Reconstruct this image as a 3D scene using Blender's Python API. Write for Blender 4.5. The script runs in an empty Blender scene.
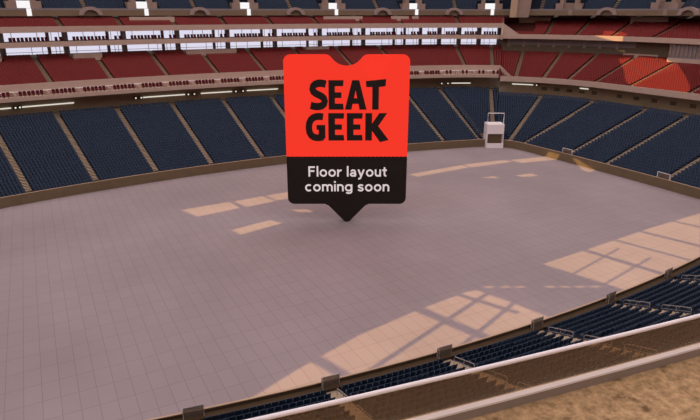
import bpy, bmesh, math, random
import numpy as np
from mathutils import Vector
random.seed(4)
S = bpy.context.scene
COL = S.collection
PI = math.pi
rad = math.radians

# ------------------------------------------------------------------ materials
def srgb(r, g, b):
    f = lambda c: (c/255/12.92) if c/255 <= .04045 else ((c/255+.055)/1.055)**2.4
    return (f(r), f(g), f(b), 1.0)

def mat(name, col, rough=.75, spec=.25, noise=0.0, scale=1.0, metal=0.0):
    m = bpy.data.materials.new(name); m.use_nodes = True
    nt = m.node_tree; b = nt.nodes['Principled BSDF']
    b.inputs['Base Color'].default_value = col
    b.inputs['Roughness'].default_value = rough
    b.inputs['Specular IOR Level'].default_value = spec
    b.inputs['Metallic'].default_value = metal
    if noise > 0:
        tc = nt.nodes.new('ShaderNodeTexCoord'); n = nt.nodes.new('ShaderNodeTexNoise')
        n.inputs['Scale'].default_value = scale; n.inputs['Detail'].default_value = 5
        nt.links.new(tc.outputs['Object'], n.inputs['Vector'])
        mx = nt.nodes.new('ShaderNodeMix'); mx.data_type = 'RGBA'
        mx.inputs[6].default_value = tuple(c*(1-noise) for c in col[:3])+(1,)
        mx.inputs[7].default_value = tuple(min(1, c*(1+noise)) for c in col[:3])+(1,)
        nt.links.new(n.outputs['Fac'], mx.inputs[0]); nt.links.new(mx.outputs[2], b.inputs['Base Color'])
    return m

def emit(name, col, s):
    m = bpy.data.materials.new(name); m.use_nodes = True
    b = m.node_tree.nodes['Principled BSDF']
    b.inputs['Base Color'].default_value = tuple(c*.04 for c in col[:3])+(1,)
    b.inputs['Specular IOR Level'].default_value = 0
    b.inputs['Emission Color'].default_value = col
    b.inputs['Emission Strength'].default_value = s
    return m

M = dict(
    concrete=mat('concrete', (.33, .25, .215, 1), .85, .2, .15, .6),
    pink=mat('pale_concrete', (.54, .41, .345, 1), .8, .2, .1, .8),
    brown=mat('brown_panel', (.22, .16, .105, 1), .7, .3, .2, .7),
    darkbrown=mat('dark_wall', (.15, .12, .085, 1), .8, .2, .2, .5),
    concourse=mat('concourse_wall', (.38, .30, .20, 1), .7, .3, .15, .7),
    fieldwall=mat('field_wall', (.175, .132, .080, 1), .7, .3, .15, .8),
    cap=mat('coping', (.50, .37, .26, 1), .7, .3, .05, 2),
    blue=mat('blue_plastic', (.0165, .036, .074, 1), .55, .25, .1, .3),
    red=mat('red_plastic', (.185, .0195, .019, 1), .6, .25, .1, .3),
    chair=mat('maroon_fabric', (.10, .012, .018, 1), .85, .2),
    bluestep=mat('blue_step_paint', (.018, .028, .050, 1), .8, .2, .1, .5),
    redstep=mat('red_step_paint', (.09, .022, .019, 1), .8, .2, .1, .5),
    walk=mat('dark_walk', (.075, .050, .028, 1), .85, .15, .2, .8),
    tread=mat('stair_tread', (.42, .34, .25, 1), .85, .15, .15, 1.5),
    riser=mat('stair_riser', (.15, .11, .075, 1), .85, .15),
    metal=mat('pale_rail', (.40, .36, .34, 1), .45, .5),
    white=mat('white_paint', (.93, .90, .94, 1), .5, .4, .04, 3),
    curb=mat('white_curb', (.94, .93, 1.0, 1), .6, .3, .06, 2),
    curbface=mat('curb_face', (.36, .31, .28, 1), .75, .2, .12, 3),  # greyer than the curb top to carry the shade on its face
    grey=mat('grey_cladding', (.25, .225, .23, 1), .6, .3, .08, 1),
    black=mat('black_metal', (.02, .018, .016, 1), .5, .4),
    signblack=mat('sign_black', (.021, .017, .015, 1), .6, .2),
    signred=emit('sign_red', (1.0, .045, .025, 1), .90),
    signwhite=emit('sign_white', (.74, .62, .62, 1), .92),
    winlit=emit('lit_window', (.86, .83, 1.0, 1), .85),  # glow stands in for the white sky showing behind the suites
    striplit=emit('lit_strip', (1.0, .93, .80, 1), .75),
    portal=emit('lit_portal', (1.0, .97, .97, 1), .95),
    roofsteel=mat('roof_steel', (.12, .10, .09, 1), .6, .3),
)
# terrace: mottled brown ground
m = mat('terrace_ground', (.30, .18, .09, 1), .95, .05); nt = m.node_tree; b = nt.nodes['Principled BSDF']
tc = nt.nodes.new('ShaderNodeTexCoord')
n1 = nt.nodes.new('ShaderNodeTexNoise'); n1.inputs['Scale'].default_value = 6; n1.inputs['Detail'].default_value = 8; n1.inputs['Roughness'].default_value = .7
rp = nt.nodes.new('ShaderNodeValToRGB')
rp.color_ramp.elements[0].position = .3; rp.color_ramp.elements[0].color = (.22, .145, .072, 1)
rp.color_ramp.elements[1].position = .68; rp.color_ramp.elements[1].color = (.66, .46, .26, 1)
n2 = nt.nodes.new('ShaderNodeTexNoise'); n2.inputs['Scale'].default_value = 2.4; n2.inputs['Detail'].default_value = 3
r2 = nt.nodes.new('ShaderNodeValToRGB')
r2.color_ramp.elements[0].position = .30; r2.color_ramp.elements[0].color = (.45, .42, .4, 1)
r2.color_ramp.elements[1].position = .42; r2.color_ramp.elements[1].color = (1, 1, 1, 1)
mu = nt.nodes.new('ShaderNodeMix'); mu.data_type = 'RGBA'; mu.blend_type = 'MULTIPLY'; mu.inputs[0].default_value = 1
nt.links.new(tc.outputs['Object'], n1.inputs['Vector']); nt.links.new(tc.outputs['Object'], n2.inputs['Vector'])
nt.links.new(n1.outputs['Fac'], rp.inputs[0]); nt.links.new(n2.outputs['Fac'], r2.inputs[0])
nt.links.new(rp.outputs[0], mu.inputs[6]); nt.links.new(r2.outputs[0], mu.inputs[7]); nt.links.new(mu.outputs[2], b.inputs['Base Color'])
M['terrace'] = m
# floor: laid in boards with thin dark joints
m = mat('floor_boards', (.4, .36, .37, 1), .6, .2); nt = m.node_tree; b = nt.nodes['Principled BSDF']
tc = nt.nodes.new('ShaderNodeTexCoord'); mp = nt.nodes.new('ShaderNodeMapping')
mp.inputs['Rotation'].default_value = (0, 0, rad(90))
br = nt.nodes.new('ShaderNodeTexBrick'); br.offset = 0.0
br.inputs['Scale'].default_value = 1.0; br.inputs['Brick Width'].default_value = 2.66; br.inputs['Row Height'].default_value = 1.36
br.inputs['Mortar Size'].default_value = .035; br.inputs['Mortar Smooth'].default_value = .3; br.inputs['Bias'].default_value = 0
br.inputs['Color1'].default_value = (.345, .300, .320, 1); br.inputs['Color2'].default_value = (.332, .288, .308, 1)
br.inputs['Mortar'].default_value = (.262, .218, .232, 1)
nz = nt.nodes.new('ShaderNodeTexNoise'); nz.inputs['Scale'].default_value = .06; nz.inputs['Detail'].default_value = 6
rr = nt.nodes.new('ShaderNodeValToRGB')
rr.color_ramp.elements[0].position = .3; rr.color_ramp.elements[0].color = (.88, .87, .87, 1)
rr.color_ramp.elements[1].position = .7; rr.color_ramp.elements[1].color = (1.06, 1.05, 1.06, 1)
mu = nt.nodes.new('ShaderNodeMix'); mu.data_type = 'RGBA'; mu.blend_type = 'MULTIPLY'; mu.inputs[0].default_value = 1
nt.links.new(tc.outputs['Object'], mp.inputs['Vector']); nt.links.new(mp.outputs[0], br.inputs['Vector'])
nt.links.new(tc.outputs['Object'], nz.inputs['Vector']); nt.links.new(nz.outputs['Fac'], rr.inputs[0])
nt.links.new(br.outputs['Color'], mu.inputs[6]); nt.links.new(rr.outputs[0], mu.inputs[7]); nt.links.new(mu.outputs[2], b.inputs['Base Color'])
M['floor'] = m
# translucent roof fabric
m = bpy.data.materials.new('roof_fabric'); m.use_nodes = True; nt = m.node_tree
nt.nodes.remove(nt.nodes['Principled BSDF'])
tr = nt.nodes.new('ShaderNodeBsdfTranslucent'); tr.inputs['Color'].default_value = (.82, .82, .82, 1)
df = nt.nodes.new('ShaderNodeBsdfDiffuse'); df.inputs['Color'].default_value = (.5, .5, .5, 1)
ms = nt.nodes.new('ShaderNodeMixShader'); ms.inputs[0].default_value = .25
nt.links.new(tr.outputs[0], ms.inputs[1]); nt.links.new(df.outputs[0], ms.inputs[2])
nt.links.new(ms.outputs[0], nt.nodes['Material Output'].inputs['Surface'])
M['fabric'] = m
# smoked brown glass of the balustrade; mesh panel of the aisle barriers
def filmglass(name, tint, body, fac):
    m = bpy.data.materials.new(name); m.use_nodes = True; nt = m.node_tree
    b = nt.nodes['Principled BSDF']; b.inputs['Base Color'].default_value = body
    b.inputs['Roughness'].default_value = .35; b.inputs['Specular IOR Level'].default_value = .3
    t = nt.nodes.new('ShaderNodeBsdfTransparent'); t.inputs['Color'].default_value = tint
    x = nt.nodes.new('ShaderNodeMixShader'); x.inputs[0].default_value = fac
    nt.links.new(t.outputs[0], x.inputs[1]); nt.links.new(b.outputs[0], x.inputs[2])
    nt.links.new(x.outputs[0], nt.nodes['Material Output'].inputs['Surface'])
    return m
M['glass'] = filmglass('smoked_glass', (.95, .82, .66, 1), (.30, .235, .165, 1), .38)
M['screen'] = filmglass('barrier_screen', (.9, .85, .8, 1), (.20, .165, .135, 1), .62)

# ------------------------------------------------------------------ object helpers
def props(o, label=None, cat=None, group=None, kind=None):
    if label: o['label'] = label
    if cat: o['category'] = cat
    if group: o['group'] = group
    if kind: o['kind'] = kind
    return o

def empty(name, loc, rz=0.0):
    o = bpy.data.objects.new(name, None); COL.objects.link(o)
    o.location = loc; o.rotation_euler = (0, 0, rz); o.empty_display_size = .3
    return o

class MB:
    """collects shapes for ONE mesh"""
    def __init__(s): s.v = []; s.f = []; s.mi = []; s.mats = []
    def slot(s, m):
        if m not in s.mats: s.mats.append(m)
        return s.mats.index(m)
    def add(s, vs, fs, m):
        o = len(s.v); k = s.slot(m); s.v += [tuple(v) for v in vs]
        s.f += [tuple(i+o for i in f) for f in fs]; s.mi += [k]*len(fs)
    def hexa(s, p, m):   # 8 points: bottom ring then top ring
        s.add(p, [(3, 2, 1, 0), (4, 5, 6, 7), (0, 1, 5, 4), (1, 2, 6, 5), (2, 3, 7, 6), (3, 0, 4, 7)], m)
    def box(s, x0, x1, y0, y1, z0, z1, m):
        s.hexa([(x0, y0, z0), (x1, y0, z0), (x1, y1, z0), (x0, y1, z0), (x0, y0, z1), (x1, y0, z1), (x1, y1, z1), (x0, y1, z1)], m)
    def tube(s, pts, r, m, n=6):
        pts = [Vector(p) for p in pts]; rings = []
        for i, p in enumerate(pts):
            d = (pts[min(i+1, len(pts)-1)]-pts[max(i-1, 0)]).normalized()
            u = d.cross(Vector((0, 0, 1)))
            if u.length < .05: u = d.cross(Vector((1, 0, 0)))
            u.normalize(); w = d.cross(u)
            rings.append([p+u*(r*math.cos(2*PI*k/n))+w*(r*math.sin(2*PI*k/n)) for k in range(n)])
        vs = [v for ring in rings for v in ring]; fs = []
        for i in range(len(pts)-1):
            for k in range(n):
                fs.append((i*n+k, i*n+(k+1) % n, (i+1)*n+(k+1) % n, (i+1)*n+k))
        fs.append(tuple(range(n-1, -1, -1))); fs.append(tuple((len(pts)-1)*n+k for k in range(n)))
        s.add(vs, fs, m)
    def build(s, name, parent=None, loc=None, rz=None):
        me = bpy.data.meshes.new(name); me.from_pydata(s.v, [], s.f)
        for m in s.mats: me.materials.append(m)
        me.polygons.foreach_set('material_index', s.mi); me.update()
        o = bpy.data.objects.new(name, me); COL.objects.link(o)
        if parent: o.parent = parent
        if loc is not None: o.location = loc
        if rz is not None: o.rotation_euler = (0, 0, rz)
        return o

ONES = ['zero', 'first', 'second', 'third', 'fourth', 'fifth', 'sixth', 'seventh', 'eighth', 'ninth', 'tenth', 'eleventh', 'twelfth',
        'thirteenth', 'fourteenth', 'fifteenth', 'sixteenth', 'seventeenth', 'eighteenth', 'nineteenth']
TENS = {20: 'twent', 30: 'thirt', 40: 'fort', 50: 'fift'}
def nth(n):
    if n < 20: return ONES[n]
    t = n//10*10
    return TENS[t]+'ieth' if n % 10 == 0 else TENS[t]+'y-'+ONES[n % 10]

# ------------------------------------------------------------------ plan of the bowl: arcs
R1, R2, RC = 205.0, 600.0, 8.0
cA = np.array([0, 36.7-R1]); cB = np.array([58-R2, 0])
dd = np.linalg.norm(cB-cA); ra, rb = R1-RC, R2-RC
aa = (ra*ra-rb*rb+dd*dd)/(2*dd); hh = math.sqrt(ra*ra-aa*aa); ee = (cB-cA)/dd
CF = None
for s_ in (1, -1):
    c_ = cA+ee*aa+s_*hh*np.array([-ee[1], ee[0]])
    if c_[0] > 0 and c_[1] > 0: CF = c_
AT = math.degrees(math.atan2(CF[1]-cA[1], CF[0]-cA[0])); AR = math.degrees(math.atan2(CF[1]-cB[1], CF[0]-cB[0]))
# name: centre x, y, radius, start and end angle, clockwise from the far left corner
SEG = {'NW': (-CF[0], CF[1], RC, 180-AR, 180-AT), 'T': (0, cA[1], R1, 180-AT, AT), 'NE': (CF[0], CF[1], RC, AT, AR),
       'R': (cB[0], 0, R2, AR, -AR-.165), 'SE': (CF[0], -CF[1]-1.7, RC, -AR, -AT), 'B': (0, -cA[1]-1.7, R1, -AT, -180+AT), 'N': (0, -cA[1], R1, -AT, -180+AT),
       'SW': (-CF[0], -CF[1]-1.7, RC, -180+AT, -180+AR), 'L': (-cB[0], 0, R2, -180+AR+.165, -180-AR)}
def P(seg, a, d, z=0.0):
    cx, cy, r, _, _ = SEG[seg]; a = rad(a)
    return Vector((cx+(r+d)*math.cos(a), cy+(r+d)*math.sin(a), z))
def path(items, step=1.6):
    """items: (segment, start, end); returns [(seg, angle)] samples"""
    out = []
    for seg, a0, a1 in items:
        big = SEG[seg][2]
        n = max(6, int(abs(a1-a0)*PI/180*(big+35)/step/1.6))
        out += [(seg, a0+(a1-a0)*i/n) for i in range(n+1)]
    return out
def full(*names): return [(n, SEG[n][3], SEG[n][4]) for n in names]
SPLIT = 48.0
SIDE_FAR = [('NW', 180-SPLIT, 180-AT)]+full('T')+[('NE', AT, SPLIT)]
END_R = [('NE', SPLIT, AR)]+full('R')+[('SE', -AR, -SPLIT)]
SIDE_NEAR = [('SE', -SPLIT, -AT)]+full('B')+[('SW', -180+AT, -180+SPLIT)]
END_L = [('SW', -180+SPLIT, -180+AR)]+full('L')+[('NW', -180-AR, -180-SPLIT)]

def sweep(mb, items, prof, m, closed=False, caps=False, step=1.6):
    """prof: list of (d, z)"""
    sm = path(items, step); k = len(prof)
    vs = [P(s, a, d, z) for s, a in sm for d, z in prof]; fs = []
    for i in range(len(sm)-1):
        for j in range(k if closed else k-1):
            j2 = (j+1) % k
            fs.append((i*k+j, (i+1)*k+j, (i+1)*k+j2, i*k+j2))
    if caps:
        fs.append(tuple(range(k))); fs.append(tuple((len(sm)-1)*k+j for j in range(k-1, -1, -1)))
    mb.add(vs, fs, m)

def struct(name, mb, label, cat):
    return props(mb.build(name), label, cat, kind='structure')
def one(name, items, prof, m, label, cat, closed=False, caps=False):
    mb = MB(); sweep(mb, items, prof, m, closed, caps); return struct(name, mb, label, cat)

# ------------------------------------------------------------------ tiers of rows
TIER = dict(  # d of first row, floor z of first row, rows, tread, rise
    lowS=(.75, 1.15, 29, .96, .305), lowE=(.75, 1.15, 26, .96, .305),
    t1S=(31.5, 15.3, 19, .93, .262), t1E=(26.6, 12.8, 21, .93, .28),
    t2S=(44.4, 26.2, 10, .93, .29), t2E=(43.6, 23.1, 20, .93, .28),
    up=(51.4, 30.4, 16, .85, .52))
def rows_profile(t, base=-.4):
    d0, z0, n, tr, ri = TIER[t]; pr = [(d0, z0+base)]
    for i in range(n):
        pr += [(d0+i*tr, z0+i*ri), (d0+(i+1)*tr, z0+i*ri)]
    return pr

# ------------------------------------------------------------------ floor
pl = [(s, a) for s, a in path(full('NW', 'T', 'NE', 'R', 'SE', 'B', 'SW') + [('L', SEG['L'][3], SEG['L'][4])])]
mb = MB(); vs = [P(s, a, .05, 0) for s, a in pl]
mb.add(vs, [tuple(range(len(vs)-1, -1, -1))], M['floor'])
struct('floor', mb, 'wide grey-mauve boarded arena floor with thin joint lines', 'floor')

ALL = full('NW', 'T', 'NE', 'R', 'SE', 'B', 'SW', 'L')+[('NW', 180-AR-.01, 180-AR-.02)]
NOTL = full('NW', 'T', 'NE', 'R', 'SE', 'B', 'SW')
mb = MB(); sweep(mb, ALL, [(0, -.1), (0, 1.74), (.14, 1.74)], M['fieldwall']); sweep(mb, ALL, [(.14, 1.74), (.14, 1.45), (.76, 1.45), (.76, 1.1)], M['walk'])
struct('wall_field', mb, 'low brown wall running round the edge of the arena floor', 'wall')
one('trim_1', ALL, [(-.03, 1.72), (-.03, 1.80), (.14, 1.80), (.14, 1.72)], M['cap'], 'pale coping along the top of the low wall around the floor', 'trim')

one('lower_bowl_steps', SIDE_FAR, rows_profile('lowS'), M['bluestep'], 'stepped concrete of the lower blue stand on the far side', 'stand')
one('lower_bowl_steps', END_R, rows_profile('lowE'), M['bluestep'], 'stepped concrete of the lower blue stand at the right end', 'stand')
one('lower_bowl_steps', SIDE_NEAR, rows_profile('lowS'), M['bluestep'], 'stepped concrete of the near lower stand below the glass balustrade', 'stand')
one('lower_bowl_steps', END_L, rows_profile('lowE'), M['bluestep'], 'stepped concrete of the lower stand beyond the left edge', 'stand')

def concourse(items, t, dback, ztop, side):
    d0, z0, n, tr, ri = TIER[t]; d1 = d0+n*tr; z1 = z0+(n-1)*ri
    one('concourse_floor', items, [(d1, z1), (dback, z1)], M['brown'], 'walkway behind the top row of the '+side+' lower blue stand', 'walkway')
    one('wall_concourse', items, [(dback, z1), (dback, ztop)], M['concourse'], 'dark brown concourse wall above the '+side+' lower blue stand', 'wall')
concourse(SIDE_FAR, 'lowS', 33.0, 13.3, 'far')
concourse(END_R, 'lowE', 30.5, 12.6, 'right end')
concourse(END_L, 'lowE', 30.5, 12.6, 'left end')

# suite balcony under the far red tier
one('lower_balcony_slab', SIDE_FAR, [(33, 13.2), (27, 13.2), (27, 14.0), (27.25, 14.0), (27.25, 13.75), (31, 13.75)], M['pink'],
    'pale pink front and floor of the balcony row below the far red tier', 'balcony', False, True)
one('wall_balcony', SIDE_FAR, [(31, 13.7), (31, 16.15), (31.25, 16.15), (31.25, 14.8)], M['pink'], 'pale pink wall behind the lower balcony, front of the far red tier', 'wall')
one('trim_2', SIDE_FAR, [(30.75, 14.55), (30.75, 14.75), (31, 14.75)], M['white'], 'thin pale ledge along the back of the lower balcony', 'trim')
one('red_tier_steps', SIDE_FAR, rows_profile('t1S'), M['redstep'], 'stepped concrete of the far lower red tier', 'stand')
one('red_tier_steps', END_R+[], rows_profile('t1E'), M['redstep'], 'stepped concrete of the right end lower red tier', 'stand')
one('red_tier_steps', END_L, rows_profile('t1E'), M['redstep'], 'stepped concrete of the lower red tier beyond the left edge', 'stand')
for it, w in ((END_R, 'right end'), (END_L, 'left end')):
    one('tier_front', it, [(30.5, 12.4), (26, 12.4), (26, 13.75), (26.3, 13.75), (26.3, 12.6)], M['pink'], 'pale pink front edge of the '+w+' lower red tier', 'parapet')
# chamfer walls closing the balcony at its two ends
def endcap(name, seg, a, quad, m, label):
    mb = MB(); vs = [P(seg, a, d, z) for d, z in quad]+[P(seg, a+(.6 if seg == 'NE' else -.6), d, z) for d, z in quad]; n = len(quad)
    mb.add(vs, [tuple(range(n)), tuple(range(2*n-1, n-1, -1))]+[(i, (i+1) % n, n+(i+1) % n, n+i) for i in range(n)], m)
    struct(name, mb, label, 'wall')
endcap('wall_return', 'NE', SPLIT, [(26.2, 12.4), (26.2, 13.75), (31, 15.3), (50, 20.2), (50, 18), (31, 13.0)], M['redstep'], 'pale wall stepping down where the far red tier meets the right end tier')
endcap('wall_return', 'NW', 180-SPLIT, [(26.2, 12.4), (26.2, 13.75), (31, 15.3), (50, 20.2), (50, 18), (31, 13.0)], M['redstep'], 'pale wall stepping down where the far red tier meets the left end')
endcap('wall_return', 'NE', SPLIT, [(43.2, 22.5), (43.2, 24.0), (44.2, 26.2), (52, 28.6), (52, 22.5)], M['pink'], 'pale sloping wall closing the suites at the far right corner')
endcap('wall_return', 'NW', 180-SPLIT, [(43.2, 22.5), (43.2, 24.0), (44.2, 26.2), (52, 28.6), (52, 22.5)], M['pink'], 'pale sloping wall closing the suites at the far left corner')

for zz in (((31.0, 13.2, 16.15), (26.0, 12.4, 13.75), 'lower'), ((44.0, 22.6, 27.05), (43.0, 22.8, 24.05), 'upper')):
    mb = MB(); (dA, zA0, zA1), (dB, zB0, zB1), w = zz
    q = []
    for th in (0, .25): q += [P('NE', SPLIT+.2, dA+th, zA0), P('NE', SPLIT-5, dB+th, zB0), P('NE', SPLIT-5, dB+th, zB1), P('NE', SPLIT+.2, dA+th, zA1)]
    mb.add(q, [(0, 1, 2, 3), (7, 6, 5, 4), (2, 6, 7, 3), (1, 5, 6, 2), (0, 4, 5, 1)], M['pink'])
    struct('sloped_parapet', mb, 'pale parapet sloping down at the corner from the far to the right end '+w+' red tier', 'parapet')
# suite levels on the far side
one('wall_suite', SIDE_FAR, [(49.9, 19.6), (49.9, 26.0)], M['darkbrown'], 'dark wall behind the two suite levels on the far side', 'wall')
one('suite_slab', SIDE_FAR, [(50, 22.6), (44, 22.6), (44, 23.75), (44.25, 23.75), (44.25, 23.5), (50, 23.5)], M['pink'], 'pale pink front and floor of the upper suite balcony', 'balcony', False, True)
one('tier_front', SIDE_FAR, [(50, 25.75), (44, 25.75), (44, 27.05), (44.3, 27.05), (44.3, 26.2)], M['pink'], 'pale pink front edge of the far upper red tier', 'parapet')
one('upper_red_tier_steps', SIDE_FAR, rows_profile('t2S'), M['redstep'], 'stepped concrete of the far upper red tier', 'stand')
for it, w in ((END_R, 'right end'), (END_L, 'left end')):
    one('tier_front', it, [(46, 22.8), (43, 22.8), (43, 24.05), (43.3, 24.05), (43.3, 23.1)], M['pink'], 'pale pink front edge of the '+w+' upper red tier', 'parapet')
    one('upper_red_tier_steps', it, rows_profile('t2E'), M['redstep'], 'stepped concrete of the '+w+' upper red tier', 'stand')
    one('wall_tier_back', it, [(46.2, 18.2), (46.2, 22.8)], M['darkbrown'], 'dark olive wall behind the '+w+' lower red tier', 'wall')
# upper deck
UP = SIDE_FAR+END_R; UPL = END_L
for it, w in ((UP, 'far and right'), (UPL, 'left end')):
    one('upper_deck_front', it, [(70, 29.2), (51, 29.2), (51, 30.55)], M['brown'], 'brown front face of the '+w+' upper deck', 'parapet')
    one('trim_3', it, [(50.95, 30.5), (50.95, 30.95), (51.35, 30.95), (51.35, 30.3)], M['grey'], 'pale grey rail capping the '+w+' upper deck front', 'trim')
    one('upper_deck_steps', it, rows_profile('up'), M['bluestep'], 'stepped concrete of the '+w+' upper blue deck', 'stand')
one('wall_perimeter', ALL, [(72, -2), (72, 62)], M['brown'], 'brown outer wall of the stadium up to the roof', 'wall')
one('upper_deck_back', UP+UPL[:0], [(64, 38.2), (72, 39)], M['concrete'], 'walkway behind the top row of the upper deck', 'walkway')

# near terrace, its curb and glass balustrade
NB = [('N', -90+4, -90-18)]
one('terrace', NB, [(32.99, 23.2), (32.99, 23.82), (47, 23.82), (47, 23.2)], M['terrace'], 'mottled brown ground of the near terrace in the bottom right corner', 'terrace', True, True)
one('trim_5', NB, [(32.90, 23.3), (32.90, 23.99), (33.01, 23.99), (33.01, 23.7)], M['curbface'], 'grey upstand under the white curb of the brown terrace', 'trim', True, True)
one('trim_4', NB, [(32.885, 23.99), (32.885, 24.03), (33.02, 24.03), (33.02, 23.99)], M['curb'], 'white curb at the front edge of the brown terrace', 'trim', True, True)
root = empty('glass_balustrade', P('N', -97, 32.85, 24.03)); rl = root.location.copy()
props(root, 'brown tinted glass balustrade with a white top rail on the near terrace curb', 'balustrade')
mb = MB(); sweep(mb, NB, [(32.91+.04*math.cos(t*PI/5), 24.65+.036*math.sin(t*PI/5)) for t in range(10)], M['white'], True, True)
o = mb.build('top_rail', root); o.location = -rl
for k in range(11):
    a0 = -90+4-2.0*k
    mb = MB(); sweep(mb, [('N', a0, a0-1.997)], [(32.902, 24.0), (32.902, 24.64), (32.915, 24.64), (32.915, 24.0)], M['glass'], True, True)
    o = mb.build('glass_panel', root); o.location = -rl

# ------------------------------------------------------------------ seats
def seat_template():
    V, F = [], []
    def bx(x0, x1, y0, y1, z0, z1, lean=0):
        o = len(V)
        for z, l in ((z0, 0), (z1, lean)):
            V.extend([(x0, y0+l, z), (x1, y0+l, z), (x1, y1+l, z), (x0, y1+l, z)])
        F.extend([tuple(o+i for i in f) for f in ((4, 5, 6, 7), (0, 1, 5, 4), (1, 2, 6, 5), (2, 3, 7, 6), (3, 0, 4, 7))])
    bx(-.23, .23, .55, .61, .38, .84, .10)     # back
    bx(-.22, .22, .16, .56, .36, .44)          # pan
    return np.array(V), np.array(F)
SV, SF = seat_template()

AIS = dict(
    lowS={'NW': [180-74.5, 180-51.5], 'T': [90-a-.2 for a in range(-15, 16, 3)], 'NE': [74.0, 51.5], 'B': [-90-a for a in range(-15, 16, 3)], 'SE': [-51.5, -74]},
    lowE={'NE': [29, 5], 'R': [1.0, .1, -1.12], 'SE': [-5, -29]},
    t1S={'NW': [180-61, 180-51], 'T': [90-a for a in (-14.5, -11.6, -8.6, -5.6, -2.6, .3, 3.2, 6.2, 9.1, 12.1, 14.8)], 'NE': [62, 51.2]},
    t1E={'NE': [41.5, 30, 19.5, 8], 'R': [1.62, .3, -1.0], 'SE': [-8, -19.5]},
    t2S={'NW': [180-61], 'T': [90-a for a in (-13, -10.1, -7.15, -4.1, -1.15, 1.8, 4.7, 7.7, 10.6, 13.5)], 'NE': [62]},
    t2E={'NE': [35, 26, 15.5, 3.8], 'R': [1.0, -.3, -1.5], 'SE': [-8, -19]},
    up={'NW': [180-60], 'T': [90-a for a in (-11.4, -5.6, .4, 6.4, 12.3)], 'NE': [62, 38, 19, 0.1], 'R': [1.4, -1.2]})
def fill(t, segs, nrows=None, w=.56):
    """array of seats: x, y, z, normal angle, row, seat index from aisle, span index"""
    d0, z0, n, tr, ri = TIER[t]; out = []; n = nrows or n
    for seg, a0, a1 in segs:
        lo, hi = min(a0, a1), max(a0, a1)
        cuts = sorted([a for a in AIS[t].get(seg, []) if lo < a < hi], reverse=True)
        bounds = [(hi, 0)]+[(a, 1) for a in cuts]+[(lo, 0)]
        cx, cy, r = SEG[seg][:3]
        for k in range(len(bounds)-1):
            for i in range(n):
                d = d0+i*tr; R = r+d+.4
                s0 = rad(bounds[k][0])*R-(.62 if bounds[k][1] else .05); s1 = rad(bounds[k+1][0])*R+(.62 if bounds[k+1][1] else .05)
                c = int((s0-s1)/w)
                if c < 1: continue
                w_ = (s0-s1)/c
                for j in range(c):
                    a = (s0-(j+.5)*w_)/R
                    out.append((cx+(r+d)*math.cos(a), cy+(r+d)*math.sin(a), z0+i*ri, a, i, j, k, ord(seg[0])*256+ord(seg[-1])))
    return np.array(out)
def seat_mesh(name, arr, m):
    n = len(arr); k = len(SV)
    ang = arr[:, 3]; ux, uy = np.sin(ang), -np.cos(ang); nx, ny = np.cos(ang), np.sin(ang)
    X = arr[:, 0, None]+ux[:, None]*SV[None, :, 0]+nx[:, None]*SV[None, :, 1]
    Y = arr[:, 1, None]+uy[:, None]*SV[None, :, 0]+ny[:, None]*SV[None, :, 1]
    Z = arr[:, 2, None]+np.broadcast_to(SV[None, :, 2], X.shape)
    co = np.stack([X, Y, Z], -1).reshape(-1, 3).astype(np.float32)
    F = (SF[None]+(np.arange(n)*k)[:, None, None]).reshape(-1).astype(np.int32)
    me = bpy.data.meshes.new(name); me.vertices.add(len(co)); me.vertices.foreach_set('co', co.ravel())
    me.loops.add(len(F)); me.loops.foreach_set('vertex_index', F)
    me.polygons.add(len(F)//4); me.polygons.foreach_set('loop_start', np.arange(0, len(F), 4, dtype=np.int32))
    me.update(calc_edges=True); me.validate(); me.materials.append(m)
    o = bpy.data.objects.new(name, me); COL.objects.link(o); return o

# camera model used only to choose which repeats are the largest ones in view
CAM = np.array([-38.8, -73.2, 30.0]); CAZ, CTH, CFOC = rad(28.3), rad(18.9), 577.0
fwd = np.array([math.sin(CAZ)*math.cos(CTH), math.cos(CAZ)*math.cos(CTH), -math.sin(CTH)])
rgt = np.array([math.cos(CAZ), -math.sin(CAZ), 0]); upv = np.cross(rgt, fwd)
def proj(p):
    q = np.asarray(p)-CAM; w = q@fwd
    return 350+CFOC*(q@rgt)/w, 210-CFOC*(q@upv)/w, w

NEAR = [('B', -90+15, -90-13)]
low_far = fill('lowS', [('NW', 180-SPLIT, 180-AT)]+full('T')+[('NE', AT, SPLIT)])
low_end = fill('lowE', [('NE', SPLIT, AR)]+full('R')+[('SE', -AR, -SPLIT)])
low_near = fill('lowS', [('SE', -SPLIT, -AT)]+NEAR)
up_seats = fill('up', SIDE_FAR+END_R, 9)
# near blue seats that show largest
cand = []
for idx, s in enumerate(low_near):
    p = s[:3]+np.array([0, 0, .5]); x, y, w = proj(p)
    if not (4 < x < 696 and 4 < y < 416): continue
    dv = p-CAM; t = (24.03-30)/dv[2]; q = CAM+dv*t
    if math.hypot(q[0]-0, q[1]+cA[1])-R1 > 32.7: continue
    # above the handrail line the seat is seen clear of the glass: prefer those
    t2 = (24.68-30)/dv[2]; q2 = CAM+dv*t2
    clear = math.hypot(q2[0], q2[1]+cA[1])-R1 < 32.7
    cand.append((w+(0 if clear else 6.0), idx))
cand.sort(); pick = [i for _, i in cand[:300]]
keep = np.ones(len(low_near), bool); keep[pick] = False
def clear(arr, spots):
    k = np.ones(len(arr), bool)
    for seg, a, d0, d1, hw in spots:
        c = P(seg, a, 0); th = rad(a); n = (math.cos(th), math.sin(th))
        dx, dy = arr[:, 0]-c.x, arr[:, 1]-c.y
        along = dx*n[0]+dy*n[1]; across = -dx*n[1]+dy*n[0]
        k &= ~((along > d0) & (along < d1) & (np.abs(across) < hw))
    return arr[k]
PORT = [('T', 90-a) for a in (-8.54, -2.61, 3.43, 9.17)]+[('NE', a) for a in (74.6, 52.2, 30.6, 5.7)]
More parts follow.
